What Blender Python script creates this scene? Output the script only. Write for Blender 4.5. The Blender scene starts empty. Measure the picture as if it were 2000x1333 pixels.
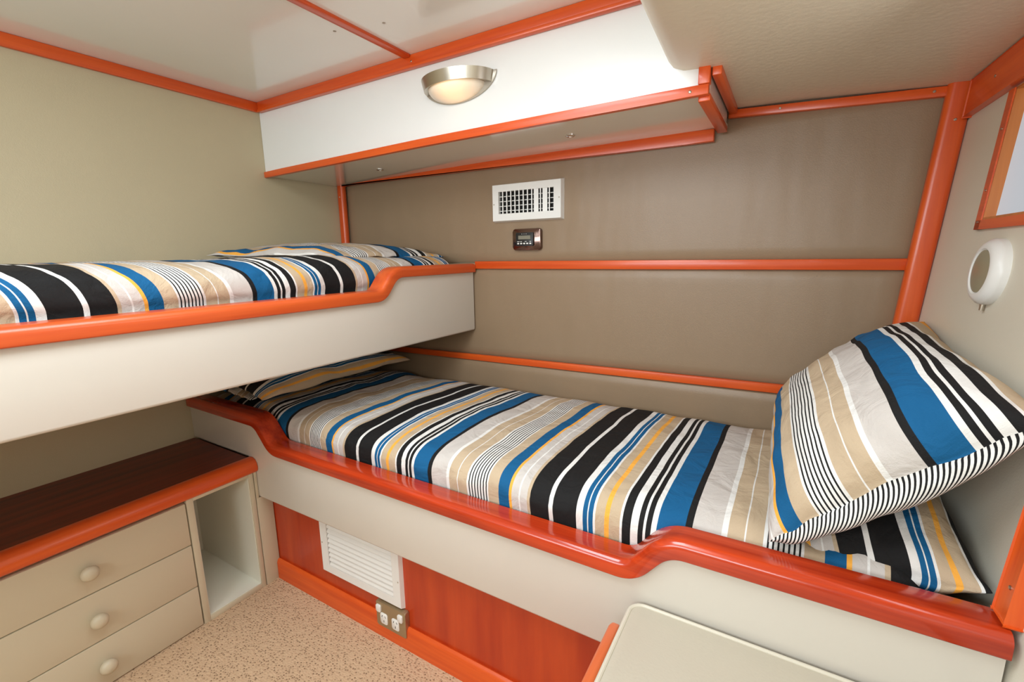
import bpy, bmesh, math, random
from mathutils import Vector, Matrix, noise
C = bpy.context.scene.collection
random.seed(7)

# ---------------------------------------------------------------- camera
F_PX, YAW, PITCH, ROLL = 896.93, -.539188, .185005, -.014162
cy, sy = math.cos(YAW), math.sin(YAW)
fw = Vector((sy*math.cos(PITCH), cy*math.cos(PITCH), -math.sin(PITCH)))
rt0 = Vector((cy, -sy, 0)); up0 = rt0.cross(fw)
rt = rt0*math.cos(ROLL)+up0*math.sin(ROLL); up = -rt0*math.sin(ROLL)+up0*math.cos(ROLL)
cd = bpy.data.cameras.new('camera'); cam = bpy.data.objects.new('camera', cd); C.objects.link(cam)
cd.sensor_width = 36; cd.lens = F_PX*36/2000; cd.clip_start = .02
M = Matrix((rt, up, -fw)).transposed().to_4x4(); M.translation = (0, 0, 1)
cam.matrix_world = M
bpy.context.scene.camera = cam

# ---------------------------------------------------------------- world, lights, exposure
S = bpy.context.scene
S.view_settings.view_transform = 'Standard'; S.view_settings.look = 'None'
S.view_settings.gamma = 1; S.view_settings.use_curve_mapping = False
S.view_settings.exposure = 0.35
w = bpy.data.worlds.new('world'); S.world = w; w.use_nodes = True
w.node_tree.nodes['Background'].inputs[0].default_value = (.80, .90, 1, 1)
w.node_tree.nodes['Background'].inputs[1].default_value = 1.2
def area(name, loc, target, sx, sy_, power, col):
    l = bpy.data.lights.new(name, 'AREA'); l.shape = 'RECTANGLE'; l.size = sx; l.size_y = sy_
    l.energy = power; l.color = col
    o = bpy.data.objects.new(name, l); C.objects.link(o); o.location = loc
    o.rotation_euler = (Vector(target)-Vector(loc)).to_track_quat('-Z', 'Y').to_euler()
    return o
area('rear_fill_light', (-.60, -1.1, 1.24), (-.42, 1.0, 1.10), 1.4, .45, 17, (.83, .935, 1))  # added fill behind the camera; the wall there has no doorway
area('window_light', (.262, .70, 1.15), (-1.2, .25, .72), .40, .18, .9, (.92, .97, 1))
area('ceiling_bounce_fill', (-.50, .20, 1.538), (-.50, .201, 0), .46, .75, 10.5, (.83, .93, 1))  # added overhead source, stands in for flash bounced off the ceiling

# ---------------------------------------------------------------- materials
def lin(c):
    return tuple(((v/255)/12.92 if v/255 <= .04045 else ((v/255+.055)/1.055)**2.4) for v in c)+(1,)
class NT:
    def __init__(s, name):
        s.m = bpy.data.materials.new(name); s.m.use_nodes = True; s.t = s.m.node_tree
        s.b = s.t.nodes['Principled BSDF']
    def n(s, typ, **k):
        n = s.t.nodes.new(typ)
        for a, v in k.items():
            if a.startswith('i_'):
                key = a[2:]; key = int(key) if key.isdigit() else key
                n.inputs[key].default_value = v
            else: setattr(n, a, v)
        return n
    def l(s, a, b): s.t.links.new(a, b)
    def math(s, op, a, b=None):
        n = s.n('ShaderNodeMath', operation=op)
        for i, v in enumerate((a, b)):
            if v is None: continue
            if isinstance(v, (int, float)): n.inputs[i].default_value = v
            else: s.l(v, n.inputs[i])
        return n.outputs[0]
    def mix(s, f, a, b):
        n = s.n('ShaderNodeMix', data_type='RGBA')
        for sock, v in ((n.inputs[0], f), (n.inputs[6], a), (n.inputs[7], b)):
            if isinstance(v, (int, float, tuple)): sock.default_value = v
            else: s.l(v, sock)
        return n.outputs[2]
    def coord(s, scale=(1, 1, 1), which='Object'):
        tc = s.n('ShaderNodeTexCoord'); mp = s.n('ShaderNodeMapping'); mp.inputs['Scale'].default_value = scale
        s.l(tc.outputs[which], mp.inputs[0]); return mp.outputs[0]
    def bump(s, h, strength, dist=.001):
        b = s.n('ShaderNodeBump'); b.inputs['Strength'].default_value = strength; b.inputs['Distance'].default_value = dist
        s.l(h, b.inputs['Height']); s.l(b.outputs[0], s.b.inputs['Normal'])
def plain(name, rgb, rough=.4, metal=0, var=.04, bump=0, bscale=300, coat=0, vscale=4):
    t = NT(name); c = lin(rgb)
    no = t.n('ShaderNodeTexNoise'); no.inputs['Scale'].default_value = vscale; no.inputs['Detail'].default_value = 3
    t.l(t.coord(), no.inputs['Vector'])
    d = tuple(v*(1-var) for v in c[:3])+(1,); e = tuple(min(1, v*(1+var)) for v in c[:3])+(1,)
    t.l(t.mix(no.outputs[0], d, e), t.b.inputs['Base Color'])
    t.b.inputs['Roughness'].default_value = rough; t.b.inputs['Metallic'].default_value = metal
    t.b.inputs['Coat Weight'].default_value = coat; t.b.inputs['Coat Roughness'].default_value = .08
    if bump:
        n2 = t.n('ShaderNodeTexNoise'); n2.inputs['Scale'].default_value = bscale; n2.inputs['Detail'].default_value = 4
        t.l(t.coord(), n2.inputs['Vector']); t.bump(n2.outputs[0], bump)
    return t.m
def wood(name, axis, c1, c2, rough=.33, coat=.15, s=1):
    t = NT(name); sc = [38*s]*3; sc['xyz'.index(axis)] = 1.6
    no = t.n('ShaderNodeTexNoise'); no.inputs['Scale'].default_value = 1; no.inputs['Detail'].default_value = 5
    t.l(t.coord(tuple(sc)), no.inputs['Vector'])
    sc2 = [v*5 for v in sc]; n2 = t.n('ShaderNodeTexNoise'); n2.inputs['Scale'].default_value = 1
    t.l(t.coord(tuple(sc2)), n2.inputs['Vector'])
    f = t.math('ADD', t.math('MULTIPLY', no.outputs[0], .75), t.math('MULTIPLY', n2.outputs[0], .25))
    rp = t.n('ShaderNodeValToRGB'); rp.color_ramp.elements[0].position = .36; rp.color_ramp.elements[1].position = .64
    rp.color_ramp.elements[0].color = lin(c1); rp.color_ramp.elements[1].color = lin(c2); t.l(f, rp.inputs[0])
    t.l(rp.outputs[0], t.b.inputs['Base Color'])
    t.b.inputs['Roughness'].default_value = rough; t.b.inputs['Coat Weight'].default_value = coat; t.b.inputs['Coat Roughness'].default_value = .1
    return t.m
W1, W2 = (208, 74, 20), (228, 96, 32)
WX, WY, WZ = wood('cherry_wood_x', 'x', W1, W2), wood('cherry_wood_y', 'y', W1, W2), wood('cherry_wood_z', 'z', W1, W2)
WRX = wood('cherry_rail_wood', 'x', (152, 36, 12), (202, 66, 26), .18, .35)
WPL = wood('cherry_veneer', 'z', (176, 50, 16), (198, 70, 24), .34, .2, .45)
WTOP = wood('dark_mahogany_veneer', 'y', (84, 26, 12), (120, 42, 20), .45, .1)
WLT = wood('light_cherry_wood', 'z', (190, 106, 40), (208, 126, 54), .35, .1)
CREAM = plain('cream_laminate', (214, 206, 194), .28, coat=.2)
WHITE = plain('white_laminate', (236, 235, 231), .25, coat=.3)
CEIL = plain('glossy_ceiling_laminate', (242, 239, 230), .16, coat=.5)
CABB = plain('glossy_cabinet_base', (240, 236, 222), .14, coat=.5)
DRES = plain('dresser_cream_paint', (204, 192, 166), .4)
VWALL = plain('beige_wall_vinyl', (194, 180, 148), .6, bump=.25, bscale=500)
VSOF = plain('soffit_vinyl', (222, 213, 190), .38, bump=.6, bscale=90)
VRT = plain('right_wall_vinyl', (222, 214, 196), .5, bump=.25, bscale=400)
PLAST = plain('white_plastic', (235, 233, 228), .35, var=.01)
STEEL = plain('brushed_nickel', (190, 182, 168), .28, 1, .05)
CHROME = plain('chrome', (215, 210, 205), .12, 1, .02)
DCHR = plain('dark_chrome', (120, 98, 90), .14, 1, .02)
OUTM = plain('brushed_outlet_plate', (176, 156, 124), .35, .7, .05)
BLACKP = plain('black_plastic', (28, 27, 27), .35)
DARK = plain('vent_shadow_interior', (22, 19, 17), .8)
LCD = plain('lcd_grey', (128, 124, 108), .3, var=.02)
def brown():
    t = NT('brown_padded_vinyl')
    t.b.inputs['Base Color'].default_value = lin((146, 122, 96)); t.b.inputs['Roughness'].default_value = .42
    n1 = t.n('ShaderNodeTexNoise'); n1.inputs['Scale'].default_value = 1; n1.inputs['Detail'].default_value = 2; t.l(t.coord((9, 9, 2.2)), n1.inputs['Vector'])
    n2 = t.n('ShaderNodeTexNoise'); n2.inputs['Scale'].default_value = 420; t.l(t.coord(), n2.inputs['Vector'])
    t.bump(t.math('ADD', t.math('MULTIPLY', n1.outputs[0], 5), t.math('MULTIPLY', n2.outputs[0], .22)), .5, .002)
    return t.m
BROWN = brown()
def carpet():
    t = NT('loop_pile_carpet'); v = t.n('ShaderNodeTexVoronoi'); v.inputs['Scale'].default_value = 1
    n = t.n('ShaderNodeTexNoise'); n.inputs['Scale'].default_value = 40; t.l(t.coord(), n.inputs['Vector'])
    tc = t.coord((150, 185, 150)); t.l(tc, v.inputs['Vector'])
    rp = t.n('ShaderNodeValToRGB'); rp.color_ramp.elements[0].position = .14; rp.color_ramp.elements[0].color = lin((104, 76, 50))
    rp.color_ramp.elements[1].position = .42; rp.color_ramp.elements[1].color = lin((208, 176, 142)); t.l(v.outputs['Distance'], rp.inputs[0])
    v.inputs['Randomness'].default_value = .75
    t.l(t.mix(t.math('MULTIPLY', n.outputs[0], .3), rp.outputs[0], lin((178, 142, 108))), t.b.inputs['Base Color'])
    t.b.inputs['Roughness'].default_value = .95
    t.bump(v.outputs['Distance'], .7, .003)
    return t.m
CARPET = carpet()
WHT, TAU, GRY, BLU, BLK, YEL = (226, 223, 218), (190, 168, 140), (198, 190, 183), (16, 88, 134), (24, 23, 23), (240, 170, 70)
P = .562
SEG = [(0, BLU), (.043, BLK), (.054, GRY), (.097, WHT), (.106, TAU), (.130, WHT), (.133, TAU), (.157, 'L'), (.211, TAU), (.238, BLU), (.264, YEL),
       (.271, GRY), (.289, WHT), (.293, GRY), (.308, TAU), (.314, BLK), (.357, WHT), (.365, BLK), (.413, WHT), (.427, BLU), (.435, WHT), (.438, BLU), (.447, WHT),
       (.452, TAU), (.468, YEL), (.477, TAU), (.497, WHT), (.502, BLK), (.518, WHT), (.531, BLK), (.540, WHT), (.543, BLK), (.553, WHT), (.562, WHT)]
def fabric(name, fine=False):
    t = NT(name); tc = t.n('ShaderNodeTexCoord'); sp = t.n('ShaderNodeSeparateXYZ'); t.l(tc.outputs['UV'], sp.inputs[0])
    u = sp.outputs[0]
    if fine:
        fr = t.math('FRACT', t.math('MULTIPLY', u, 1/.0078))
        col = t.mix(t.math('GREATER_THAN', fr, .56), lin(WHT), lin(BLK))
    else:
        f = t.math('FRACT', t.math('MULTIPLY', u, 1/P))
        def ramp(a, b):
            rp = t.n('ShaderNodeValToRGB'); cr = rp.color_ramp; cr.interpolation = 'CONSTANT'
            seg = [q for q in SEG if a <= q[0] < b]
            for i, (p, c) in enumerate(seg):
                e = cr.elements[i] if i < 2 else cr.elements.new(p/P)
                e.position = p/P; e.color = lin(WHT if c == 'L' else c)
            t.l(f, rp.inputs[0]); return rp.outputs[0]
        r1, r2 = ramp(0, .29), ramp(.29, .57)
        base = t.mix(t.math('GREATER_THAN', f, .293/P), r1, r2)
        lf = t.math('MULTIPLY', t.math('SUBTRACT', f, .159/P), 7*P/.050)
        inb = t.math('MULTIPLY', t.math('GREATER_THAN', lf, 0), t.math('LESS_THAN', lf, 7))
        ln = t.math('MULTIPLY', inb, t.math('GREATER_THAN', t.math('FRACT', lf), .62))
        col = t.mix(ln, base, lin(BLK))
    t.l(col, t.b.inputs['Base Color']); t.b.inputs['Roughness'].default_value = .8
    t.b.inputs['Specular IOR Level'].default_value = .25
    n1 = t.n('ShaderNodeTexNoise'); n1.inputs['Scale'].default_value = 14; n1.inputs['Detail'].default_value = 4; n1.inputs['Distortion'].default_value = .8
    t.l(t.coord(), n1.inputs['Vector'])
    n2 = t.n('ShaderNodeTexNoise'); n2.inputs['Scale'].default_value = 700; t.l(t.coord(), n2.inputs['Vector'])
    t.bump(t.math('ADD', t.math('MULTIPLY', n1.outputs[0], 6), t.math('MULTIPLY', n2.outputs[0], .3)), .8, .002)
    return t.m
FAB, FINE = fabric('striped_cotton'), fabric('fine_striped_cotton', True)
SHEET = plain('black_sheet', (20, 20, 22), .8)
def emis(name, rgb, e, base=(230, 225, 215), rough=.35):
    t = NT(name); t.b.inputs['Base Color'].default_value = lin(base); t.b.inputs['Roughness'].default_value = rough
    t.b.inputs['Emission Color'].default_value = lin(rgb); t.b.inputs['Emission Strength'].default_value = e
    return t.m
PANE = emis('frosted_daylight_pane', (222, 232, 242), .40, (120, 122, 124))

# ---------------------------------------------------------------- mesh helpers
def sharp(me, ang=35):
    for p in me.polygons: p.use_smooth = True
    me.set_sharp_from_angle(angle=math.radians(ang))
def empty(name, loc, label, cat, group=None):
    o = bpy.data.objects.new(name, None); C.objects.link(o); o.location = loc; o.empty_display_size = .05
    o['label'] = label; o['category'] = cat
    if group: o['group'] = group
    return o
def obj(name, bm, mat, parent=None, kind=None, label=None, cat=None, group=None, ang=35, origin=None):
    me = bpy.data.meshes.new(name)
    if isinstance(bm, tuple): me.from_pydata(bm[0], [], bm[1]); me.update()
    else:
        bmesh.ops.recalc_face_normals(bm, faces=bm.faces); bm.to_mesh(me); bm.free()
    sharp(me, ang)
    for m in (mat if isinstance(mat, (list, tuple)) else [mat]): me.materials.append(m)
    o = bpy.data.objects.new(name, me); C.objects.link(o)
    if parent:
        o.parent = parent
        T = Matrix()
        q = parent
        while q:
            T = Matrix.Translation(-Vector(q.location)) @ T if q.type == 'EMPTY' else T
            q = q.parent
        o.matrix_parent_inverse = T if parent.type == 'EMPTY' else Matrix()
    if kind: o['kind'] = kind
    if label: o['label'] = label
    if cat: o['category'] = cat
    if group: o['group'] = group
    return o
def box(x0, x1, y0, y1, z0, z1, bev=.0, bm=None, seg=2):
    bm2 = bmesh.new(); bmesh.ops.create_cube(bm2, size=1)
    for v in bm2.verts:
        v.co = Vector((x0+(v.co.x+.5)*(x1-x0), y0+(v.co.y+.5)*(y1-y0), z0+(v.co.z+.5)*(z1-z0)))
    if bev: bmesh.ops.bevel(bm2, geom=bm2.edges[:], offset=bev, segments=seg, profile=.5, affect='EDGES')
    if bm is None: return bm2
    me = bpy.data.meshes.new('tmp'); bm2.to_mesh(me); bm2.free(); bm.from_mesh(me); bpy.data.meshes.remove(me); return bm
def join(bm, other):
    me = bpy.data.meshes.new('tmp'); other.to_mesh(me); other.free(); bm.from_mesh(me); bpy.data.meshes.remove(me); return bm
def prism(pts, axis, a, b, bev=0, seg=2):
    """pts: 2-D outline in the other two axes, extruded along axis from a to b"""
    bm = bmesh.new(); i = 'xyz'.index(axis)
    def mk(p, t):
        q = list(p); q.insert(i, t); return bm.verts.new(q)
    A = [mk(p, a) for p in pts]; B = [mk(p, b) for p in pts]; n = len(pts)
    fa = bm.faces.new(A); fb = bm.faces.new(B[::-1])
    for k in range(n): bm.faces.new((A[k], B[k], B[(k+1) % n], A[(k+1) % n]))
    if bev:
        es = list(fa.edges)+list(fb.edges)
        bmesh.ops.bevel(bm, geom=es, offset=bev, segments=seg, profile=.5, affect='EDGES')
    return bm
def sweep(path, frames, prof, caps=True):
    """prof points (a,b) placed at path + a*A + b*B"""
    bm = bmesh.new(); rings = []
    for p, (A, B) in zip(path, frames):
        rings.append([bm.verts.new(Vector(p)+Vector(A)*a+Vector(B)*b) for a, b in prof])
    n = len(prof)
    for r, s in zip(rings, rings[1:]):
        for k in range(n): bm.faces.new((r[k], r[(k+1) % n], s[(k+1) % n], s[k]))
    if caps: bm.faces.new(rings[0]); bm.faces.new(rings[-1][::-1])
    return bm
def rrect(w0, w1, h0, h1, r, n=5):
    out = []
    for cx, cy_, a0 in ((w1-r, h1-r, 0), (w0+r, h1-r, 90), (w0+r, h0+r, 180), (w1-r, h0+r, 270)):
        for k in range(n+1):
            a = math.radians(a0+90*k/n); out.append((cx+r*math.cos(a), cy_+r*math.sin(a)))
    return out
def catmull(pts, n=6):
    out = []
    for i in range(len(pts)-1):
        p0, p1, p2, p3 = pts[max(i-1, 0)], pts[i], pts[i+1], pts[min(i+2, len(pts)-1)]
        if i == 0: p0 = tuple(2*a-b for a, b in zip(p1, p2))
        for k in range(n):
            t = k/n
            out.append(tuple(.5*(2*b+(c-a)*t+(2*a-5*b+4*c-d)*t*t+(-a+3*b-3*c+d)*t**3) for a, b, c, d in zip(p0, p1, p2, p3)))
    out.append(pts[-1]); return out
def cyl(p0, p1, r0, r1=None, n=20, bm=None):
    r1 = r0 if r1 is None else r1; p0, p1 = Vector(p0), Vector(p1); d = (p1-p0).normalized()
    a = d.orthogonal().normalized(); b = d.cross(a); bm = bm or bmesh.new()
    R0 = [bm.verts.new(p0+(a*math.cos(t)+b*math.sin(t))*r0) for t in [2*math.pi*k/n for k in range(n)]]
    R1 = [bm.verts.new(p1+(a*math.cos(t)+b*math.sin(t))*r1) for t in [2*math.pi*k/n for k in range(n)]]
    for k in range(n): bm.faces.new((R0[k], R0[(k+1) % n], R1[(k+1) % n], R1[k]))
    bm.faces.new(R0[::-1]); bm.faces.new(R1); return bm
def lathe(o, axis, prof, n=32):
    """prof: (distance along axis, radius)"""
    o, d = Vector(o), Vector(axis).normalized(); a = d.orthogonal().normalized(); b = d.cross(a); bm = bmesh.new(); rings = []
    for t, r in prof:
        rings.append([bm.verts.new(o+d*t+(a*math.cos(q)+b*math.sin(q))*max(r, 1e-5)) for q in [2*math.pi*k/n for k in range(n)]])
    for r, s in zip(rings, rings[1:]):
        for k in range(n): bm.faces.new((r[k], r[(k+1) % n], s[(k+1) % n], s[k]))
    bm.faces.new(rings[0][::-1]); bm.faces.new(rings[-1]); return bm
def screw(name, p, nrm, parent, r=.0028):
    p = Vector(p); n = Vector(nrm).normalized()
    return obj(name, lathe(p-n*.001, n, [(0, r), (.0018, r), (.0024, r*.7), (.0024, .0003)], 12), STEEL, parent)

# ---------------------------------------------------------------- key dimensions (metres, floor z = 0)
XL, YB, YW, YH, XD, XU = -1.667, .702, .742, 1.374, -1.315, -.981
YN = -1.3
ZC = 1.541
def WX_(y, z): return .262+.07*(z-.805)+.04*(YH-y)          # the flared hull side on the right

# ---------------------------------------------------------------- shell
obj('floor', box(XL-.05, .40, YN-.05, YH+.1, -.04, 0), CARPET, kind='structure')
obj('wall_left', box(XL-.04, XL, YN-.05, YH+.06, 0, ZC+.06), VWALL, kind='structure')
obj('wall_back', box(XL, .36, YH+.022, YH+.06, 0, ZC+.06), VWALL, kind='structure')
obj('wall_front', box(XL, .45, YN-.04, YN, 0, ZC+.06), CREAM, kind='structure')
# ceiling with a shallow flat panel
obj('ceiling', box(XL-.04, -.10, YN-.04, YH+.06, ZC, ZC+.04), CEIL, kind='structure')
# low vinyl deckhead on the right with a rounded edge
def soffit():
    path = [(-1.28, -.13), (.30, -.185), (.753, -.227), (1.052, -.244), (YH+.02, -.262)]
    vs, fs = [], []
    for y, x0 in path:
        zb = 1.362
        row = [(x0-.075, y, 1.545), (x0-.045, y, 1.48), (x0-.012, y, 1.405), (x0-.002, y, 1.385), (x0+.008, y, 1.372), (x0+.028, y, 1.363), (x0+.055, y, 1.361)]
        for xx in (.0, .2, .46): row.append((xx, y, 1.361-.0*(xx)-.030*((xx+.15)/.6)**1.0*1.3+.004))
        row += [(.46, y, 1.60), (x0-.075, y, 1.60)]
        vs += row
    n = len(vs)//len(path)
    for i in range(len(path)-1):
        for k in range(n): a = i*n+k; b = i*n+(k+1) % n; fs.append((a, b, b+n, a+n))
    fs.append(tuple(range(n))[::-1]); fs.append(tuple(range((len(path)-1)*n, len(path)*n)))
    bm = bmesh.new(); V = [bm.verts.new(v) for v in vs]
    for f in fs: bm.faces.new([V[i] for i in f])
    return bm
obj('ceiling', soffit(), VSOF, kind='structure', ang=50)
# right wall with a window opening
WY0, WY1, WZ0, WZ1 = .56, 1.136, 1.049, 1.262
def rwall():
    bm = bmesh.new(); ys = [YN-.04, WY0, WY1, YH+.06]; zs = [0, WZ0, WZ1, 1.45]; g = {}
    for d in (0, .07):
        for i, y in enumerate(ys):
            for j, z in enumerate(zs): g[d, i, j] = bm.verts.new((WX_(y, z)+d, y, z))
    for d in (0, .07):
        for i in range(3):
            for j in range(3):
                if (i, j) == (1, 1): continue
                bm.faces.new([g[d, i, j], g[d, i+1, j], g[d, i+1, j+1], g[d, i, j+1]])
    def side(a, b): bm.faces.new([g[0, *a], g[0, *b], g[.07, *b], g[.07, *a]])
    for i in range(3): side((i, 0), (i+1, 0)); side((i, 3), (i+1, 3)); side((0, i), (0, i+1)); side((3, i), (3, i+1))
    for a, b in (((1, 1), (2, 1)), ((2, 1), (2, 2)), ((2, 2), (1, 2)), ((1, 2), (1, 1))): side(a, b)
    return bm
obj('wall_right', rwall(), VRT, kind='structure')
def wbar(y0, y1, z0, z1, d0, d1, bev=0):
    """bar lying on the leaning right wall; d measured inwards (towards -x)"""
    bm = box(0, 1, 0, 1, 0, 1); 
    for v in bm.verts:
        y = y0+v.co.y*(y1-y0); z = z0+v.co.z*(z1-z0); d = d0+v.co.x*(d1-d0); v.co = (WX_(y, z)-d, y, z)
    if bev: bmesh.ops.bevel(bm, geom=bm.edges[:], offset=bev, segments=2, profile=.5, affect='EDGES')
    return bm
win = bpy.data.objects.new('window_1', None); C.objects.link(win); win.location = (WX_(.85, 1.05), .85, 1.05); win['kind'] = 'structure'
bm = wbar(WY1, WY1+.022, WZ0-.016, WZ1, -.001, .006)
join(bm, wbar(WY0-.02, WY1+.022, WZ0-.016, WZ0, -.001, .006)); join(bm, wbar(WY0-.022, WY0, WZ0-.016, WZ1, -.001, .006))
obj('window_frame', bm, WY, win)
bm = wbar(WY1-.004, WY1+.0, WZ0, WZ1, -.0125, .004); join(bm, wbar(WY0, WY1, WZ0-.0, WZ0+.004, -.0125, .004)); join(bm, wbar(WY0, WY0+.004, WZ0, WZ1, -.0125, .004))
join(bm, wbar(WY0, WY1, WZ1-.004, WZ1, -.0125, .004))
obj('window_reveal', bm, WLT, win)
obj('window_pane', wbar(WY0, WY1, WZ0, WZ1, -.016, -.011), PANE, win)
for y, z in ((1.147, 1.046), (1.147, 1.10), (1.147, 1.20)): screw('screw', (WX_(y, z)-.006, y, z), (-1, 0, 0), win, .0022)

# ---------------------------------------------------------------- trims of the room
tn = [0]
def trim(bm, mat, screws=()):
    tn[0] += 1
    o = obj('trim_%d' % tn[0], bm, mat, kind='structure')
    for s_ in screws: screw('screw', s_[0], s_[1], o)
    return o
trim(box(XL, XL+.012, YN, 1.046, 1.508, ZC, .003), WY)                         # crown on the left wall
trim(box(XL+.014, -.26, 1.0365, 1.0530, 1.5065, 1.516, .002, bm=box(XL+.012, -.26, 1.040, 1.0535, 1.508, ZC, .003)), WX, [((-.93, 1.040, 1.523), (0, -1, 0))])   # crown over the locker
trim(box(-.955, -.931, YN, 1.040, ZC-.008, ZC+.001, .003), WY)                   # ceiling batten
trim(prism(rrect(XL+.001, XL+.036, YH-.016, YH+.012, .012), 'z', .45, 1.297), WZ, [((XL+.02, YH-.016, 1.25), (0, -1, 0))])
# mid and low battens on the padded wall
trim(box(-.975, .243, YH, YH+.014, .953, .980, .003), WX)
def slantbar(x0, x1, za0, zb0, za1, zb1, y0, y1):
    return prism([(x0, za0), (x1, za1), (x1, zb1), (x0, zb1 if False else zb0)], 'y', y0, y1, .003)
trim(slantbar(-1.45, .235, .608, .629, .630, .655, YH-.004, YH+.012), WX)
trim(slantbar(-.165, .268, 1.338, 1.357, 1.316, 1.337, YH-.006, YH+.012), WX, [((-.05, YH-.006, 1.342), (0, -1, 0)), ((.235, YH-.006, 1.329), (0, -1, 0))])
# leaning corner post
def post():
    z0, z1 = .55, 1.345; bm = bmesh.new(); prof = rrect(-.044, .0, -.020, .012, .012); rr = []
    for z in (z0, z1): rr.append([bm.verts.new((WX_(YH, z)+a, YH+b, z)) for a, b in prof])
    n = len(prof)
    for k in range(n): bm.faces.new((rr[0][k], rr[0][(k+1) % n], rr[1][(k+1) % n], rr[1][k]))
    bm.faces.new(rr[0]); bm.faces.new(rr[1][::-1]); return bm
trim(post(), WZ, [((WX_(YH, 1.27)-.022, YH-.020, 1.265), (0, -1, 0))])
trim(wbar(YN, 1.345, 1.266, 1.334, 0, .012, .003), WY, [((WX_(1.22, 1.305)-.012, 1.22, 1.305), (-1, 0, 0))])
trim(wbar(.705, .738, .558, 1.262, 0, .014, .003), WZ, [((WX_(.72, .60)-.014, .72, .60), (-1, 0, 0))])
# skirting along the berth plinth
o = obj('baseboard_back', prism([(YW-.012, 0), (YW, 0), (YW, .064), (YW-.004, .066), (YW-.009, .062), (YW-.012, .054)], 'x', XD+.001, .26), WX, kind='structure')

for x, y in ((-1.28, .33), (-.995, .845), (-.865, .88)):
    screw('screw', (x, y, ZC), (0, 0, -1), bpy.data.objects['ceiling'], .004)
# ---------------------------------------------------------------- padded wall panels
def pad(x0l, x0r, z0l, z0r, z1l, z1r, xr0, name, label, nx=60, nz=20, puff=.010):
    bm = bmesh.new(); g = []
    for i in range(nx+1):
        r = []
        for j in range(nz+1):
            s_, t_ = i/nx, j/nz
            zb = z0l+(z0r-z0l)*s_; zt = z1l+(z1r-z1l)*s_; z = zb+(zt-zb)*t_
            xr = WX_(YH, z)-.02; xl = x0l; x = xl+(xr-xl)*s_
            ez = min(t_, 1-t_)*abs(zt-zb)/.03; ex = min(s_, 1-s_)*(xr-xl)/.03
            e = min(1, ez)*min(1, ex); e = math.sqrt(max(0, 1-(1-e)**2))
            y = YH+.016-puff*e
            r.append(bm.verts.new((x, y, z)))
        g.append(r)
    for i in range(nx):
        for j in range(nz): bm.faces.new((g[i][j], g[i+1][j], g[i+1][j+1], g[i][j+1]))
    b = bmesh.ops.extrude_face_region(bm, geom=bm.faces[:])
    for v in [v for v in b['geom'] if isinstance(v, bmesh.types.BMVert)]: v.co.y = YH+.022
    return obj(name, bm, BROWN, label=label, cat='wall panel', group='padded panels of the brown wall')
pad(XL+.03, 0, .975, .975, 1.345, 1.345, 0, 'upholstered_wall_panel', 'brown padded vinyl wall panel with the air vent, above the middle batten')
pad(XL+.01, 0, .625, .65, .958, .958, 0, 'upholstered_wall_panel', 'brown padded vinyl wall panel between the two long wooden battens')
pad(XL+.01, 0, .42, .42, .612, .635, 0, 'upholstered_wall_panel', 'low brown padded vinyl wall panel directly behind the lower mattress', puff=.022)

# ---------------------------------------------------------------- bunks
def corner(cx, cz, r, a0, n=6): return [(cx+r*math.cos(math.radians(a0+90*k/n)), cz+r*math.sin(math.radians(a0+90*k/n))) for k in range(n+1)]
RP = corner(-.013, .015, .013, 0, 8)+corner(-.052, .025, .003, 90, 3)+corner(-.052, -.0005, .003, 180, 3)+corner(-.003, -.0005, .003, 270, 3)          # rail section: a = outwards, b = up
def rail(path2, plane):
    """path2: (s, z) of the rail's lower front line; plane 'y' -> s is x at y=YB-.012; plane 'x' -> s is y at x=XU+.011"""
    pts = path2; path, fr = [], []
    for i, (s, z) in enumerate(pts):
        a = pts[max(i-1, 0)]; b = pts[min(i+1, len(pts)-1)]
        d = Vector((b[0]-a[0], b[1]-a[1])).normalized(); nrm = Vector((-d.y, d.x))
        if plane == 'y': path.append((s, YB-.012, z)); fr.append(((0, -1, 0), (nrm.x, 0, nrm.y)))
        else: path.append((XU+.011, s, z)); fr.append(((1, 0, 0), (0, nrm.x, nrm.y)))
    return sweep(path, fr, RP)
def ramp_path(ctrl, n=10):
    out = [ctrl[0][:2]]
    for i in range(1, len(ctrl)-1):
        p = Vector(ctrl[i][:2]); r = ctrl[i][2]; a = Vector(ctrl[i-1][:2]); b = Vector(ctrl[i+1][:2])
        A = p+(a-p).normalized()*r; B = p+(b-p).normalized()*r
        for k in range(n+1):
            t = k/n; q = A*(1-t)**2+p*2*t*(1-t)+B*t*t; out.append((q.x, q.y))
    out.append(ctrl[-1][:2]); return out
def sheet_panel(path2, bot, out, inn, plane):
    '''panel under a rail line: columns from bot(s) up to the rail, rounded lower edge'''
    bm = bmesh.new(); cols = []; sg = 1 if out > inn else -1
    for s, z in path2:
        b = bot(s); sec = [(z+.006, out), (b+.007, out), (b+.003, out-sg*.0015), (b+.001, out-sg*.004), (b, out-sg*.008), (b, inn), (z+.006, inn)]
        cols.append([bm.verts.new((s, d, zz) if plane == 'y' else (d, s, zz)) for zz, d in sec])
    for r, q in zip(cols, cols[1:]):
        for k in range(7): bm.faces.new((r[k], r[(k+1) % 7], q[(k+1) % 7], q[k]))
    bm.faces.new(cols[0]); bm.faces.new(cols[-1][::-1]); return bm
low_ctrl = [(-1.66, .530, 0), (-1.281, .528, .022), (-1.218, .4565, .03), (-.182, .4565, .032), (-.128, .5235, .026), (.262, .526, 0)]
low_path = ramp_path(low_ctrl)
lb = empty('lower_bunk', (-.7, YW, 0), 'long lower bunk with cream side panel and glossy cherry rail along the brown wall', 'bunk bed')
def low_bottom(x): return .42 if x < XD-.03 else (.292+(x-XD)*.0027)
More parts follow.
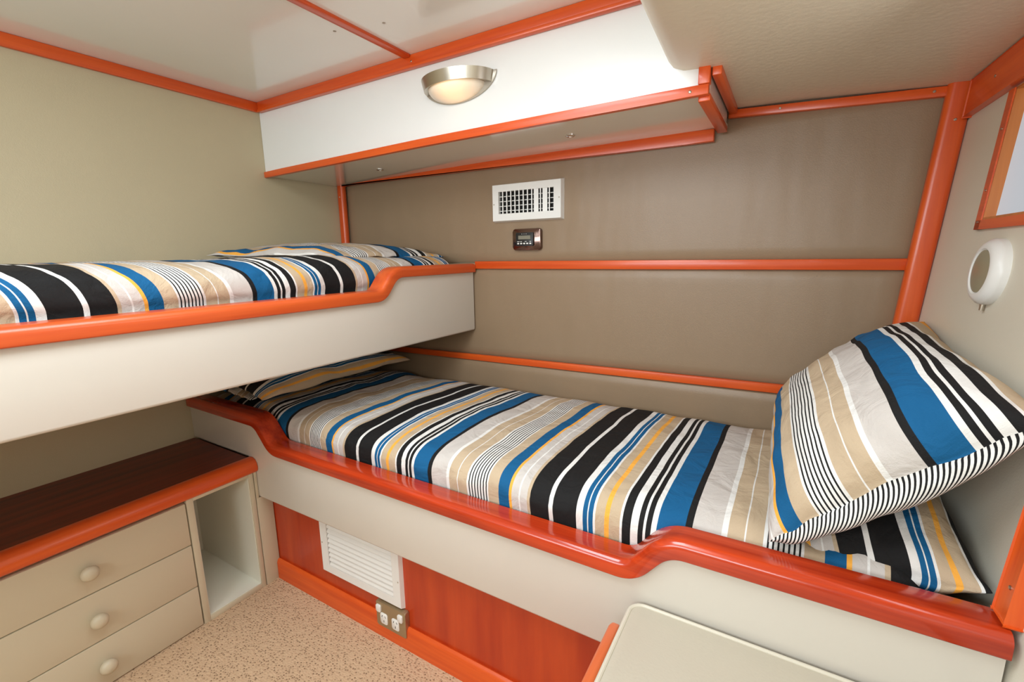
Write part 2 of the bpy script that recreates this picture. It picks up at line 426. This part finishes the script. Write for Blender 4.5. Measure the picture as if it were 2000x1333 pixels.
lp = [p for p in low_path if p[0] > XD-.0]; lp = [(XL+.001, .530), (XD-.0302, .530), (XD-.0298, .529)]+[(x, z) for x, z in low_path if x > XD-.0]
obj('side_panel', sheet_panel(lp, lambda x: .4135 if x < XD-.03 else (.2915 if x < XD+.002 else .292+(x-XD)*.0027), YB, YB+.018, 'y'), CREAM, lb)
obj('rail', rail(low_path, 'y'), WRX, lb, ang=50)
obj('plinth_panel', box(XD-.02, .245, YW, YW+.016, 0, .30), WPL, lb)
obj('base_board', box(XL+.002, .22, YB+.018, YH+.0, .40, .42), CREAM, lb)

ub_ctrl = [(-.62, .8794, 0), (.930, .8794, .028), (.984, .9435, .026), (1.372, .9445, 0)]
ub_path = ramp_path(ub_ctrl)
ub = empty('upper_bunk', (XU, .4, .73), 'upper bunk with deep cream side panel and matte cherry rail over the drawers', 'bunk bed')
WRY = wood('cherry_rail_wood_y', 'y', (196, 74, 26), (214, 92, 36), .36, .2)
obj('side_panel', sheet_panel(ub_path, lambda y: .737-(y+.62)/1.992*.008, XU, XU-.02, 'x'), CREAM, ub)
obj('rail', rail(ub_path, 'x'), WRY, ub, ang=50)
obj('base_board', box(XL+.002, XU-.02, -.62, YH-.02, .742, .76), CREAM, ub)
obj('foot_panel', box(XL+.002, XU-.02, -.62, -.60, .76, .90), CREAM, ub)

# ---------------------------------------------------------------- mattresses in striped covers
def fbm(x, y, z=0, s=1): return noise.fractal(Vector((x*s, y*s, z)), 1.0, 2.0, 3)
def lower_mattress():
    x0, x1 = -1.655, .215; nx = 260
    cs = [(.79, .425), (.757, .435), (.752, .462), (.748, .490), (.748, .515), (.758, .535), (.780, .549), (.82, .557), (.90, .560), (1.0, .560), (1.12, .556), (1.22, .552), (1.29, .546), (1.325, .535), (1.338, .515), (1.34, .49), (1.33, .44)]
    cs = catmull(cs, 4); m = len(cs); bm = bmesh.new(); uvl = bm.loops.layers.uv.new(); g = []; U = {}
    for i in range(nx+1):
        x = x0+(x1-x0)*i/nx; r = []
        for j, (y, z) in enumerate(cs):
            t = j/(m-1); top_ = max(0, min(1, (z-.46)/.08))
            amp = .006+.010*max(0, min(1, (x+.1)/.15))+.006*max(0, min(1, (-1.0-x)/.2))
            h = fbm(x*1.3+y*.6, y*1.1, 3, 5)*amp*top_
            e = min(1, (x-x0)/.05, (x1-x)/.05); e = math.sqrt(max(0, 1-(1-max(e, 0))**2))
            dz = -.055*(1-e)*top_
            lift = .003*max(0, min(1, (x+.14)/.06))*(1-t)        # bedding bunches over the raised rail
            pu = .004*math.sin(x*38+2*math.sin(x*9))*(1 if j < m*.25 else .4)
            v = bm.verts.new((x, y+(pu if j < m*.3 else 0)*top_, z+h+dz+lift*top_)); r.append(v)
            wob = .007*fbm(x*.5, y*1.2, 9, 2)
            sk = -.010*t + .012*math.exp(-((x+.45)/.3)**2)*math.sin(t*3.1)
            stretch = -.02*max(0, min(1, (-1.0-x)/.25))*(1-t)*1.5
            U[v] = x+.721+wob+sk+stretch
        g.append(r)
    for i in range(nx):
        for j in range(m-1): bm.faces.new((g[i][j], g[i+1][j], g[i+1][j+1], g[i][j+1]))
    bm.faces.new(g[0][::-1]); bm.faces.new(g[-1])
    for i in range(0): pass
    bm.faces.new([r[0] for r in g]+[r[-1] for r in g][::-1])
    for f in bm.faces:
        for l in f.loops: l[uvl].uv = (U[l.vert], l.vert.co.y)
    return bm
obj('mattress', lower_mattress(), FAB, label='mattress on the lower bunk in a blue, black and taupe striped cover', cat='mattress', ang=180, group='striped mattresses on the two bunks')
def upper_mattress():
    y0, y1 = -.59, 1.345; nx = 240
    cs = [(-1.08, .875), (-1.048, .885), (-1.043, .91), (-1.036, .93), (-1.038, .955), (-1.052, .975), (-1.085, .988), (-1.16, .994), (-1.28, .996), (-1.42, .997), (-1.54, .996), (-1.61, .988), (-1.64, .965), (-1.648, .93), (-1.64, .88)]
    cs = catmull(cs, 4); m = len(cs); bm = bmesh.new(); uvl = bm.loops.layers.uv.new(); g = []; U = {}
    for i in range(nx+1):
        y = y0+(y1-y0)*i/nx; r = []
        for j, (x, z) in enumerate(cs):
            top_ = max(0, min(1, (z-.91)/.06)); t = j/(m-1)
            e = min(1, (y-y0)/.05, (y1-y)/.06); e = math.sqrt(max(0, 1-(1-max(e, 0))**2))
            h = fbm(x*1.3, y, 5, 5)*.006*top_ - .06*(1-e)*top_
            h += .010*max(0, min(1, (y-.55)/.3))*top_
            pu = .003*math.sin(y*30+2*math.sin(y*7))
            v = bm.verts.new((x+(pu if j < m*.3 else 0)*top_, y, z+h)); r.append(v)
            wob = .008*fbm(x*2, y*.8, 2, 3)
            lean = -.032*max(0, min(1, (t-.14)/.24))**1.8-.08*max(0, t-.38)+.004
            U[v] = .447-(y-.214)*1.035+lean+wob
        g.append(r)
    for i in range(nx):
        for j in range(m-1): bm.faces.new((g[i][j], g[i+1][j], g[i+1][j+1], g[i][j+1]))
    bm.faces.new(g[0][::-1]); bm.faces.new(g[-1]); bm.faces.new([r[0] for r in g]+[r[-1] for r in g][::-1])
    for f in bm.faces:
        for l in f.loops: l[uvl].uv = (U[l.vert], l.vert.co.x)
    return bm
obj('mattress', upper_mattress(), FAB, label='mattress on the upper bunk in a blue, black and taupe striped cover', cat='mattress', ang=180, group='striped mattresses on the two bunks')

# ---------------------------------------------------------------- pillows
def pillow(c00, c10, c11, c01, nrm, tf, tb, ufun, name, mats, label, seed=0, n=44, pinch=.03, backmat=0, wr=.004, parent=None, bsag=None, group='striped pillows on the bunks'):
    """corners run c00->c10 along p, c00->c01 along q; nrm = front direction; tf/tb thickness in front/behind the seam"""
    c = [Vector(v) for v in (c00, c10, c11, c01)]; N = Vector(nrm).normalized(); BN = Vector(bsag).normalized() if bsag else -N
    bm = bmesh.new(); uvl = bm.loops.layers.uv.new(); G = {}; U = {}
    def base(p, q):
        # pinch edges inwards in the middle
        pp = p; qq = q
        ep = pinch*math.sin(math.pi*q)*(1-2*p)*abs(1-2*p)**2; eq = pinch*math.sin(math.pi*p)*(1-2*q)*abs(1-2*q)**2
        pp += ep; qq += eq
        wv = Vector((0, 0, 1))*(.006*noise.noise(Vector((p*9+seed, q*9, 1.5)))) if parent is None else Vector()
        return wv+c[0]*(1-pp)*(1-qq)+c[1]*pp*(1-qq)+c[2]*pp*qq+c[3]*(1-pp)*qq
    for side in (1, -1):
        for i in range(n+1):
            for j in range(n+1):
                # denser rows near the seams
                p = .5-.5*math.cos(math.pi*i/n); q = .5-.5*math.cos(math.pi*j/n)
                edge = i in (0, n) or j in (0, n)
                if edge and side == -1: G[-1, i, j] = G[1, i, j]; continue
                sp = (1-abs(2*p-1)**2.6)*(1-abs(2*q-1)**2.6); h = max(0, sp)**.5
                w_ = wr*(noise.fractal(Vector((p*5+seed, q*5, seed)), 1, 2, 3))*(1-.3*h)+wr*.9*math.sin((p*1.0+q*.2)*44+seed+4*q)*math.exp(-min(q, 1-q)*9)*h
                w_ += wr*.9*math.sin(q*40+seed+5*p)*math.exp(-min(p, 1-p)*10)*h
                d = (N*(tf*h+w_) if side == 1 else BN*(tb*h+w_*.5))
                v = bm.verts.new(base(p, q)+d); G[side, i, j] = v
                U[v] = (p, q)
    for i in range(n+1):
        for j in range(n+1):
            U.setdefault(G[1, i, j], (.5-.5*math.cos(math.pi*i/n), .5-.5*math.cos(math.pi*j/n)))
    for side in (1, -1):
        for i in range(n):
            for j in range(n):
                q4 = [G[side, i, j], G[side, i+1, j], G[side, i+1, j+1], G[side, i, j+1]]
                f = bm.faces.new(q4 if side == 1 else q4[::-1])
                if side == -1: f.material_index = backmat
                for l in f.loops:
                    p, q = U[l.vert]; l[uvl].uv = (ufun(p, q, side), q)
    o = obj(name, bm, mats, parent=parent, label=label, cat='pillow' if label else None, ang=180, group=group)
    return o
# head of the lower bunk, in the shade of the upper bunk
pillow((-1.345, .725, .585), (-1.655, .725, .585), (-1.655, 1.28, .585), (-1.345, 1.30, .585), (0, 0, 1), .024, .010,
       lambda p, q, s: .20-.30*p+.02*math.sin(q*9), 'pillow', [FAB, FAB], 'dark creased striped pillow under another at the wall end of the lower bunk', 3, wr=.004)
pillow((-1.262, .715, .603), (-1.65, .725, .625), (-1.65, 1.30, .625), (-1.255, 1.315, .600), (.35, 0, 1), .060, .010,
       lambda p, q, s: .487-.42*p+.006*math.sin(q*7), 'pillow', [FAB, FAB], 'striped pillow with a yellow line lying at the shaded wall end of the lower bunk', 5, wr=.004)
# far end of the upper bunk
pillow((-1.10, .86, 1.002), (-1.09, 1.345, .997), (-1.645, 1.345, 1.022), (-1.64, .80, 1.012), (0, 0, 1), .040, .003,
       lambda p, q, s: .285-.42*p+.012*math.sin(q*6), 'pillow', [FAB, FAB], 'striped pillow at the brown wall end of the upper bunk', 8, wr=.005)
# flat pillow at the right end, mostly under the leaning one
pillow((.010, .756, .505), (.258, .754, .566), (.262, 1.20, .62), (.015, 1.22, .56), (-.15, -.20, 1), .062, .060,
       lambda p, q, s: .195+.315*p+.010*math.sin(q*8), 'pillow', [FAB, FAB], 'flat striped pillow under the leaning one, its corner with yellow stripe by the rail', 2, wr=.006, pinch=.05, bsag=(-.05, -.35, -.9))
pillow((.008, .745, .560), (.272, .715, .815), (.262, 1.30, .845), (.005, 1.25, .640), (-.62, -.22, .76), .092, .098,
       lambda p, q, s: (.300-.385*p+.012*math.sin(q*4)) if s == 1 else p*.42+q*.30, 'pillow', [FAB, FINE], 'large striped pillow leaning on the right wall with finely striped hem', 11, wr=.006, backmat=1, pinch=.04, n=60, bsag=(.12, -.60, -.70))

# ---------------------------------------------------------------- dresser
dr = empty('dresser', (-1.49, .39, 0), 'cream built-in dresser with three drawers, open cubby and dark red wood top', 'dresser')
bm = box(XL+.002, XD-.02, .065, .085, 0, .376); join(bm, box(XL+.002, XD, .512, .528, .0, .376, .001)); join(bm, box(XL+.002, XD, .677, .690, 0, .376, .001))
join(bm, box(XL+.002, XD, .528, .677, 0, .015, .001)); join(bm, box(XL+.002, XD, .528, .677, .366, .376, .001)); 
join(bm, box(XL+.002, XD-.02, .085, .512, 0, .008)); join(bm, box(XD-.022, XD-.018, .085, .512, .0, .376)); 
obj('body', bm, DRES, dr)
bm = box(XD-.016, XD, .6925, YW-.002, 0, .291, .001); join(bm, box(XD-.016, XD, .6925, YB-.001, .291, .376, .001))
b2 = box(XL+.003, XL+.008, .5285, .6765, .0155, .3655); join(b2, box(XL+.008, XD-.004, .5285, .5300, .0155, .3655)); join(b2, box(XL+.008, XD-.004, .6755, .6768, .0155, .3655)); join(b2, box(XL+.008, XD-.004, .530, .6755, .0152, .0165))
obj('cubby_brightening_liner', b2, plain('cubby_brightened_cream', (236, 232, 216), .35), dr, label='inside of the open cubby, coloured lighter to stand in for light')  # added liner, its paler colour brightens the cubby in place of light
obj('filler_strip', bm, DRES, dr)
for k, (z0, z1) in enumerate(((.0035, .121), (.1235, .2455), (.248, .367))):
    d = obj('drawer', box(XD-.017, XD, .088, .509, z0, z1, .0018), DRES, dr)
    ky, kz = .300, (z0+z1)/2
    obj('knob', lathe((XD-.0, ky, kz), (1, 0, 0), [(0, .007), (.006, .0065), (.010, .010), (.014, .0155), (.020, .0175), (.026, .0155), (.030, .010), (.0315, .0003)], 28), DRES, d, ang=60)
obj('top', box(XL+.002, XD-.012, .06, YB-.001, .391, .413), WTOP, dr)
prof = [(-.034, .378), (-.034, .414), (-.024, .419), (-.010, .4195), (.002, .415), (.010, .405), (.012, .394), (.010, .383), (.004, .377), (-.006, .376)]
obj('nosing', prism([(XD+a, z) for a, z in prof], 'y', .055, YB-.001) if False else (lambda: (lambda bm: bm)(sweep([(XD, .055, 0), (XD, YB-.001, 0)], [((1, 0, 0), (0, 0, 1))]*2, prof)))(), WY, dr, ang=40)

# ---------------------------------------------------------------- overhead locker
oc = empty('overhead_cabinet', (-.9, 1.2, 1.30), 'long white overhead cabinet edged in cherry trim under the ceiling', 'cabinet')
def cb(x): return 1.289+(1.304-1.289)*min(1, (x-XL)/.77) if x < -.9 else 1.304+.005*(x+.9)/.735
xs = [XL+.001+(-.165-XL-.001)*k/16 for k in range(17)]
obj('front_panel', prism([(x, cb(x)+.014) for x in xs]+[(-.167, ZC-.001), (XL+.001, ZC-.001)], 'y', 1.054, 1.068), WHITE, oc)
def strip(xs, f0, f1, y0, y1, bev): return prism([(x, f0(x)) for x in xs]+[(x, f1(x)) for x in xs[::-1]], 'y', y0, y1, bev)
obj('bottom_panel', strip(xs, lambda x: cb(x)+.006, lambda x: cb(x)+.013, 1.056, YH-.002, 0), CABB, oc)
obj('edge_trim', strip(xs, lambda x: cb(x), lambda x: cb(x)+.020, 1.046, 1.060, .003), WX, oc)
obj('rear_trim', strip([XL+.036]+[x for x in xs if x > XL+.036 and x < -.2]+[-.194], lambda x: cb(-1.2)+(-.010)*(x+1.6)/1.4-.005, lambda x: cb(x)+.006, YH-.018, YH, .004), WX, oc)
obj('side_panel', box(-.178, -.166, 1.068, YH-.02, 1.312, 1.365), CREAM, oc)
obj('corner_post', box(-.186, -.164, 1.046, 1.066, 1.329, 1.368, .002), WZ, oc)
obj('side_trim', box(-.186, -.163, 1.060, YH-.02, 1.300, 1.314, .002), WY, oc)
obj('ceiling_trim', box(-.162, -.144, 1.056, YH-.006, 1.344, 1.362, .002), WY, oc)
for q in ((-1.06, 1.27), (-.43, 1.27)): pass
def catch(x, y):
    z = cb(x)+.006
    obj('catch', lathe((x, y, z), (0, 0, -1), [(0, .013), (.002, .013), (.004, .010), (.004, .007), (.0005, .006), (.0005, .0003)], 20), CHROME, oc)
catch(-1.264, 1.225); catch(-.530, 1.205)
screw('screw', (-.20, 1.046, 1.318), (0, -1, 0), oc, .003)

# ---------------------------------------------------------------- sconce on the locker
sc = empty('wall_sconce', (-.785, 1.054, 1.44), 'half-moon wall lamp of brushed nickel and frosted glass, lit, on white cabinet', 'lamp')
SX, SY, ST = -.780, 1.054, 1.454
def halfmoon(a, dpt, hgt, x0, z0, n=28, m=14, shift=0):
    """quarter ellipsoid bowl hanging from level z0, bulging towards -y"""
    bm = bmesh.new(); G = []
    for i in range(m+1):
        ph = math.pi/2*i/m; r = []
        for k in range(n+1):
            th = math.pi*k/n
            rr = math.cos(ph)
            r.append(bm.verts.new((x0+a*rr*math.cos(th), SY-.001-dpt*rr*math.sin(th), z0-hgt*math.sin(ph))))
        G.append(r)
    for i in range(m):
        for k in range(n): bm.faces.new((G[i][k], G[i][k+1], G[i+1][k+1], G[i+1][k]))
    bmesh.ops.remove_doubles(bm, verts=bm.verts[:], dist=1e-5); return bm
def sconce_band():
    bm = bmesh.new(); n = 32; R = []
    for k in range(n+1):
        th = math.pi*k/n; c_, s_ = math.cos(th), math.sin(th)
        row = []
        for (a, d, z) in ((.110, .080, ST), (.104, .072, ST-.026), (.087, .064, ST-.023), (.087, .064, ST)):
            row.append(bm.verts.new((SX+a*c_, SY-d*s_, z)))
        R.append(row)
    for r, s_ in zip(R, R[1:]):
        for q in range(4): bm.faces.new((r[q], r[(q+1) % 4], s_[(q+1) % 4], s_[q]))
    bm.faces.new(R[0]); bm.faces.new(R[-1][::-1]); return bm
obj('metal_band', sconce_band(), STEEL, sc, ang=60)
pts = [(SX+.118*math.cos(t), ST-.060*math.sin(t)) for t in [math.pi*k/28 for k in range(29)]]
obj('back_plate', prism(pts, 'y', SY-.005, SY-.001, .001), plain('satin_nickel', (186, 178, 164), .5, .8, .03), sc)
def glass():
    t = NT('lit_frosted_glass'); t.b.inputs['Base Color'].default_value = lin((225, 214, 196)); t.b.inputs['Roughness'].default_value = .35
    t.b.inputs['Transmission Weight'].default_value = .0
    tc = t.n('ShaderNodeTexCoord'); vd = t.n('ShaderNodeVectorMath', operation='DISTANCE'); vd.inputs[1].default_value = (SX+.012, SY-.05, ST-.045)
    t.l(tc.outputs['Object'], vd.inputs[0])
    rp = t.n('ShaderNodeMapRange'); rp.inputs[1].default_value = .02; rp.inputs[2].default_value = .075; rp.inputs[3].default_value = .55; rp.inputs[4].default_value = .03
    t.l(vd.outputs['Value'], rp.inputs[0]); t.l(rp.outputs[0], t.b.inputs['Emission Strength']); t.b.inputs['Emission Color'].default_value = lin((255, 205, 140))
    return t.m
obj('glass_shade', halfmoon(.086, .064, .036, SX-.004, ST-.022), glass(), sc, ang=60)

# ---------------------------------------------------------------- upper air register
va = empty('air_vent', (-.757, YH, 1.11), 'white metal air register with vertical louvres on the brown padded wall', 'vent')
vx0, vx1, vz0, vz1 = -.888, -.626, 1.1105, 1.2355; yf = YH-.010
ox0, ox1, oz0, oz1 = vx0+.026, vx1-.030, vz0+.027, vz1-.026
def frame4(x0, x1, z0, z1, a0, a1, b0, b1, yo, yi, yb):
    """bevelled picture frame: outer rect at depth yo, inner rect at depth yi"""
    bm = bmesh.new()
    o_ = [(x0, z0), (x1, z0), (x1, z1), (x0, z1)]; i_ = [(a0, b0), (a1, b0), (a1, b1), (a0, b1)]
    m_ = [(x0+.004, z0+.004), (x1-.004, z0+.004), (x1-.004, z1-.004), (x0+.004, z1-.004)]
    L0 = [bm.verts.new((x, yb, z)) for x, z in o_]; L1 = [bm.verts.new((x, yo, z)) for x, z in m_]
    L2 = [bm.verts.new((x, yi, z)) for x, z in i_]; L3 = [bm.verts.new((x, yb, z)) for x, z in i_]
    for A, B in ((L0, L1), (L1, L2), (L2, L3)):
        for k in range(4): bm.faces.new((A[k], A[(k+1) % 4], B[(k+1) % 4], B[k]))
    return bm
obj('frame', frame4(vx0, vx1, vz0, vz1, ox0, ox1, oz0, oz1, yf-.002, yf, YH+.006), PLAST, va, ang=15)
obj('duct', box(ox0-.002, ox1+.002, YH+.0035, YH+.0048, oz0-.002, oz1+.002), DARK, va)
nl = 13; st = (ox1-ox0)/nl
for k in range(1, nl):
    x = ox0+k*st; open_ = k not in (9, 11)
    bm = box(-.0017, .0017, -.009, .009, oz0, oz1) if True else None
    ang = math.radians(-10) if open_ else math.radians(78)
    for v in bm.verts:
        a, b = v.co.x, v.co.y; v.co.x = x+a*math.cos(ang)+b*math.sin(ang)*.9; v.co.y = YH-.0065-a*math.sin(ang)+b*math.cos(ang)*.45
    obj('louvre', bm, PLAST, va)
for k in range(1, 5):
    z = oz0+k*(oz1-oz0)/4.6-.006
    obj('cross_louvre', box(ox0, ox1, YH-.0022, YH+.0006, z-.0012, z+.0012), PLAST, va)
screw('screw', (vx0+.009, yf-.0015, (vz0+vz1)/2-.004), (0, -1, 0), va, .0022); screw('screw', (vx1-.010, yf-.0015, (vz0+vz1)/2+.004), (0, -1, 0), va, .0022)

# ---------------------------------------------------------------- thermostat
th = empty('thermostat', (-.757, YH, 1.015), 'small digital thermostat in chrome surround below the white vent', 'thermostat')
tx0, tx1, tz0, tz1 = -.809, -.703, 1.0155, 1.086
obj('surround', prism(rrect(tx0, tx1, tz0, tz1, .010), 'y', YH-.008, YH+.010, .003), DCHR, th)
bx0, bx1, bz0, bz1 = -.792, -.727, 1.029, 1.073
obj('control_unit', prism(rrect(bx0, bx1, bz0, bz1, .003), 'y', YH-.016, YH-.008, .0015), BLACKP, th)
obj('display', box(bx0+.010, bx1-.010, YH-.0168, YH-.0155, bz0+.022, bz0+.034), LCD, th)
for k in range(5):
    obj('button', prism(rrect(bx0+.006+k*.0115, bx0+.013+k*.0115, bz0+.006, bz0+.0105, .002), 'y', YH-.0175, YH-.0155), PLAST, th)
for a, b in ((.005, .014), (.017, .023), (.034, .041), (.052, .058)): obj('printed_legend', box(bx0+a, bx0+b, YH-.0164, YH-.0158, bz0+.014, bz0+.0155), PLAST, th)
for a in (.022, .030, .038): obj('indicator', box(bx0+a, bx0+a+.003, YH-.0164, YH-.0158, bz0+.0385, bz0+.0395), PLAST, th)

# ---------------------------------------------------------------- return-air grille in the plinth
gr = empty('air_grille', (-.93, YW, .11), 'white louvred return-air grille in the cherry plinth below the lower bunk', 'vent')
gx0, gx1, gz0, gz1 = -1.086, -.774, .112, .2905; gy = YW-.010
obj('frame', frame4(gx0, gx1, gz0, gz1, gx0+.031, gx1-.030, gz0+.026, gz1-.020, gy-.001, gy, YW), PLAST, gr, ang=15)
obj('backing', box(gx0+.03, gx1-.03, YW-.0012, YW-.0002, gz0+.025, gz1-.019), DARK, gr)
a0, a1 = gz0+.026, gz1-.020; ns = 9
for k in range(ns):
    z = a0+(k+.5)*(a1-a0)/ns; h = (a1-a0)/ns*.90
    obj('slat', prism([(gy+.0006, z-h/2+.0035), (gy+.0006, z-h/2), (gy+.0016, z-h/2), (YW-.0012, z+h/2), (YW-.0012, z+h/2+.0022)], 'x', gx0+.033, gx1-.031), PLAST, gr)
screw('screw', (gx0+.010, gy-.0005, .205), (0, -1, 0), gr, .0022); screw('screw', (gx1-.010, gy-.0005, .19), (0, -1, 0), gr, .0022)

# ---------------------------------------------------------------- power outlet
po = empty('power_outlet', (-.815, YW, .037), 'double power outlet with white switches on a brushed metal plate by the skirting', 'power outlet')
px0, px1, pz0, pz1 = -.866, -.762, .037, .109; py = YW-.0150
obj('plate', prism(rrect(px0, px1, pz0, pz1, .003), 'y', py, YW-.0005, .003), OUTM, po)
for cx in (-.838, -.797):
    s_ = obj('socket', prism(rrect(cx-.0125, cx+.0125, .049, .080, .005), 'y', py-.0022, py, .0008), PLAST, po)
    bm = bmesh.new()
    for dx, dz, r_ in ((-.0055, .007, .45), (.0055, .007, -.45), (0, -.007, 0)):
        b2 = box(-.0008, .0008, py-.0026, py-.002, -.003, .003)
        for v in b2.verts:
            a, b = v.co.x, v.co.z; v.co.x = cx+dx+a*math.cos(r_)+b*math.sin(r_); v.co.z = .0645+dz-a*math.sin(r_)+b*math.cos(r_)
        join(bm, b2)
    obj('pin_slots', bm, BLACKP, s_)
for cx, cz in ((-.8555, .090), (-.7785, .0905)):
    obj('switch', prism(rrect(cx-.0082, cx+.0082, cz-.010, cz+.010, .003), 'y', py-.004, py, .001), PLAST, po)

# ---------------------------------------------------------------- round lamp on the right wall
rl = empty('round_wall_lamp', (WX_(1.05, .96), 1.05, .91), 'round white plastic wall lamp with dark frosted lens on the right wall', 'lamp')
ly, lz = 1.040, .962; base = Vector((WX_(ly, lz)+.002, ly, lz)); ax = Vector((-1, -.04, .07)).normalized()
obj('housing', lathe(base, ax, [(0, .053), (.010, .053), (.014, .052), (.020, .046), (.022, .041), (.022, .037), (.020, .0355), (.019, .034)], 48), PLAST, rl, ang=50)
LENS = plain('dark_frosted_lens', (150, 142, 116), .3)
obj('lens', lathe(base+ax*.0185, ax, [(0, .0345), (.002, .0343), (.003, .030), (.0035, .0003)], 40), LENS, rl, ang=60)
sp_ = base+ax*.010+Vector((0, 0, -.052))
obj('switch', cyl(sp_, sp_+Vector((-.001, 0, -.011)), .0035, .003), STEEL, rl)

# ---------------------------------------------------------------- bench seat in the foreground
be = empty('bench_seat', (.02, .45, 0), 'pale vinyl bench seat with piped cushion and orange wooden side board', 'bench')
cx0, cx1, cy0, cy1, cz0, cz1 = -.184, .235, .22, .694, .355, .417
def cushion():
    bm = box(cx0, cx1, cy0, cy1, cz0, cz1); 
    ve = [e for e in bm.edges if abs(e.verts[0].co.z-e.verts[1].co.z) > .01]
    bmesh.ops.bevel(bm, geom=ve, offset=.022, segments=6, profile=.5, affect='EDGES')
    te = [e for e in bm.edges if abs(e.verts[0].co.z-cz1) < 1e-5 and abs(e.verts[1].co.z-cz1) < 1e-5]
    bmesh.ops.bevel(bm, geom=te, offset=.006, segments=3, profile=.5, affect='EDGES')
    return bm
CUSH = plain('bench_vinyl', (190, 181, 163), .45, bump=.3, bscale=250)
PIPE = plain('bench_piping', (206, 198, 180), .4)
cu = obj('cushion', cushion(), CUSH, be)
pp = [(x, y) for x, y in rrect(cx0+.003, cx1-.003, cy0+.003, cy1-.003, .022, 6)]
bm = bmesh.new(); rings = []; n = len(pp)
for i, (x, y) in enumerate(pp):
    a = Vector(pp[i-1]); b = Vector(pp[(i+1) % n]); d = (b-a).normalized(); nr = Vector((d.y, -d.x, 0))
    rings.append([bm.verts.new(Vector((x, y, cz1-.001))+nr*.0038*math.cos(t)+Vector((0, 0, .0038*math.sin(t)))) for t in [2*math.pi*k/10 for k in range(10)]])
for i in range(n):
    r, s_ = rings[i], rings[(i+1) % n]
    for k in range(10): bm.faces.new((r[k], r[(k+1) % 10], s_[(k+1) % 10], s_[k]))
obj('piping', bm, PIPE, cu)
obj('side_board', prism([(.20, .02), (.655, .02), (.657, .385), (.652, .398), (.640, .403), (.20, .403)], 'x', -.206, -.188, .005, 3), wood('bench_board_wood', 'y', (206, 92, 44), (222, 112, 60), .35, .3), be)
obj('bench_box', box(-.187, .22, .22, .690, 0.0, .354), CREAM, be)
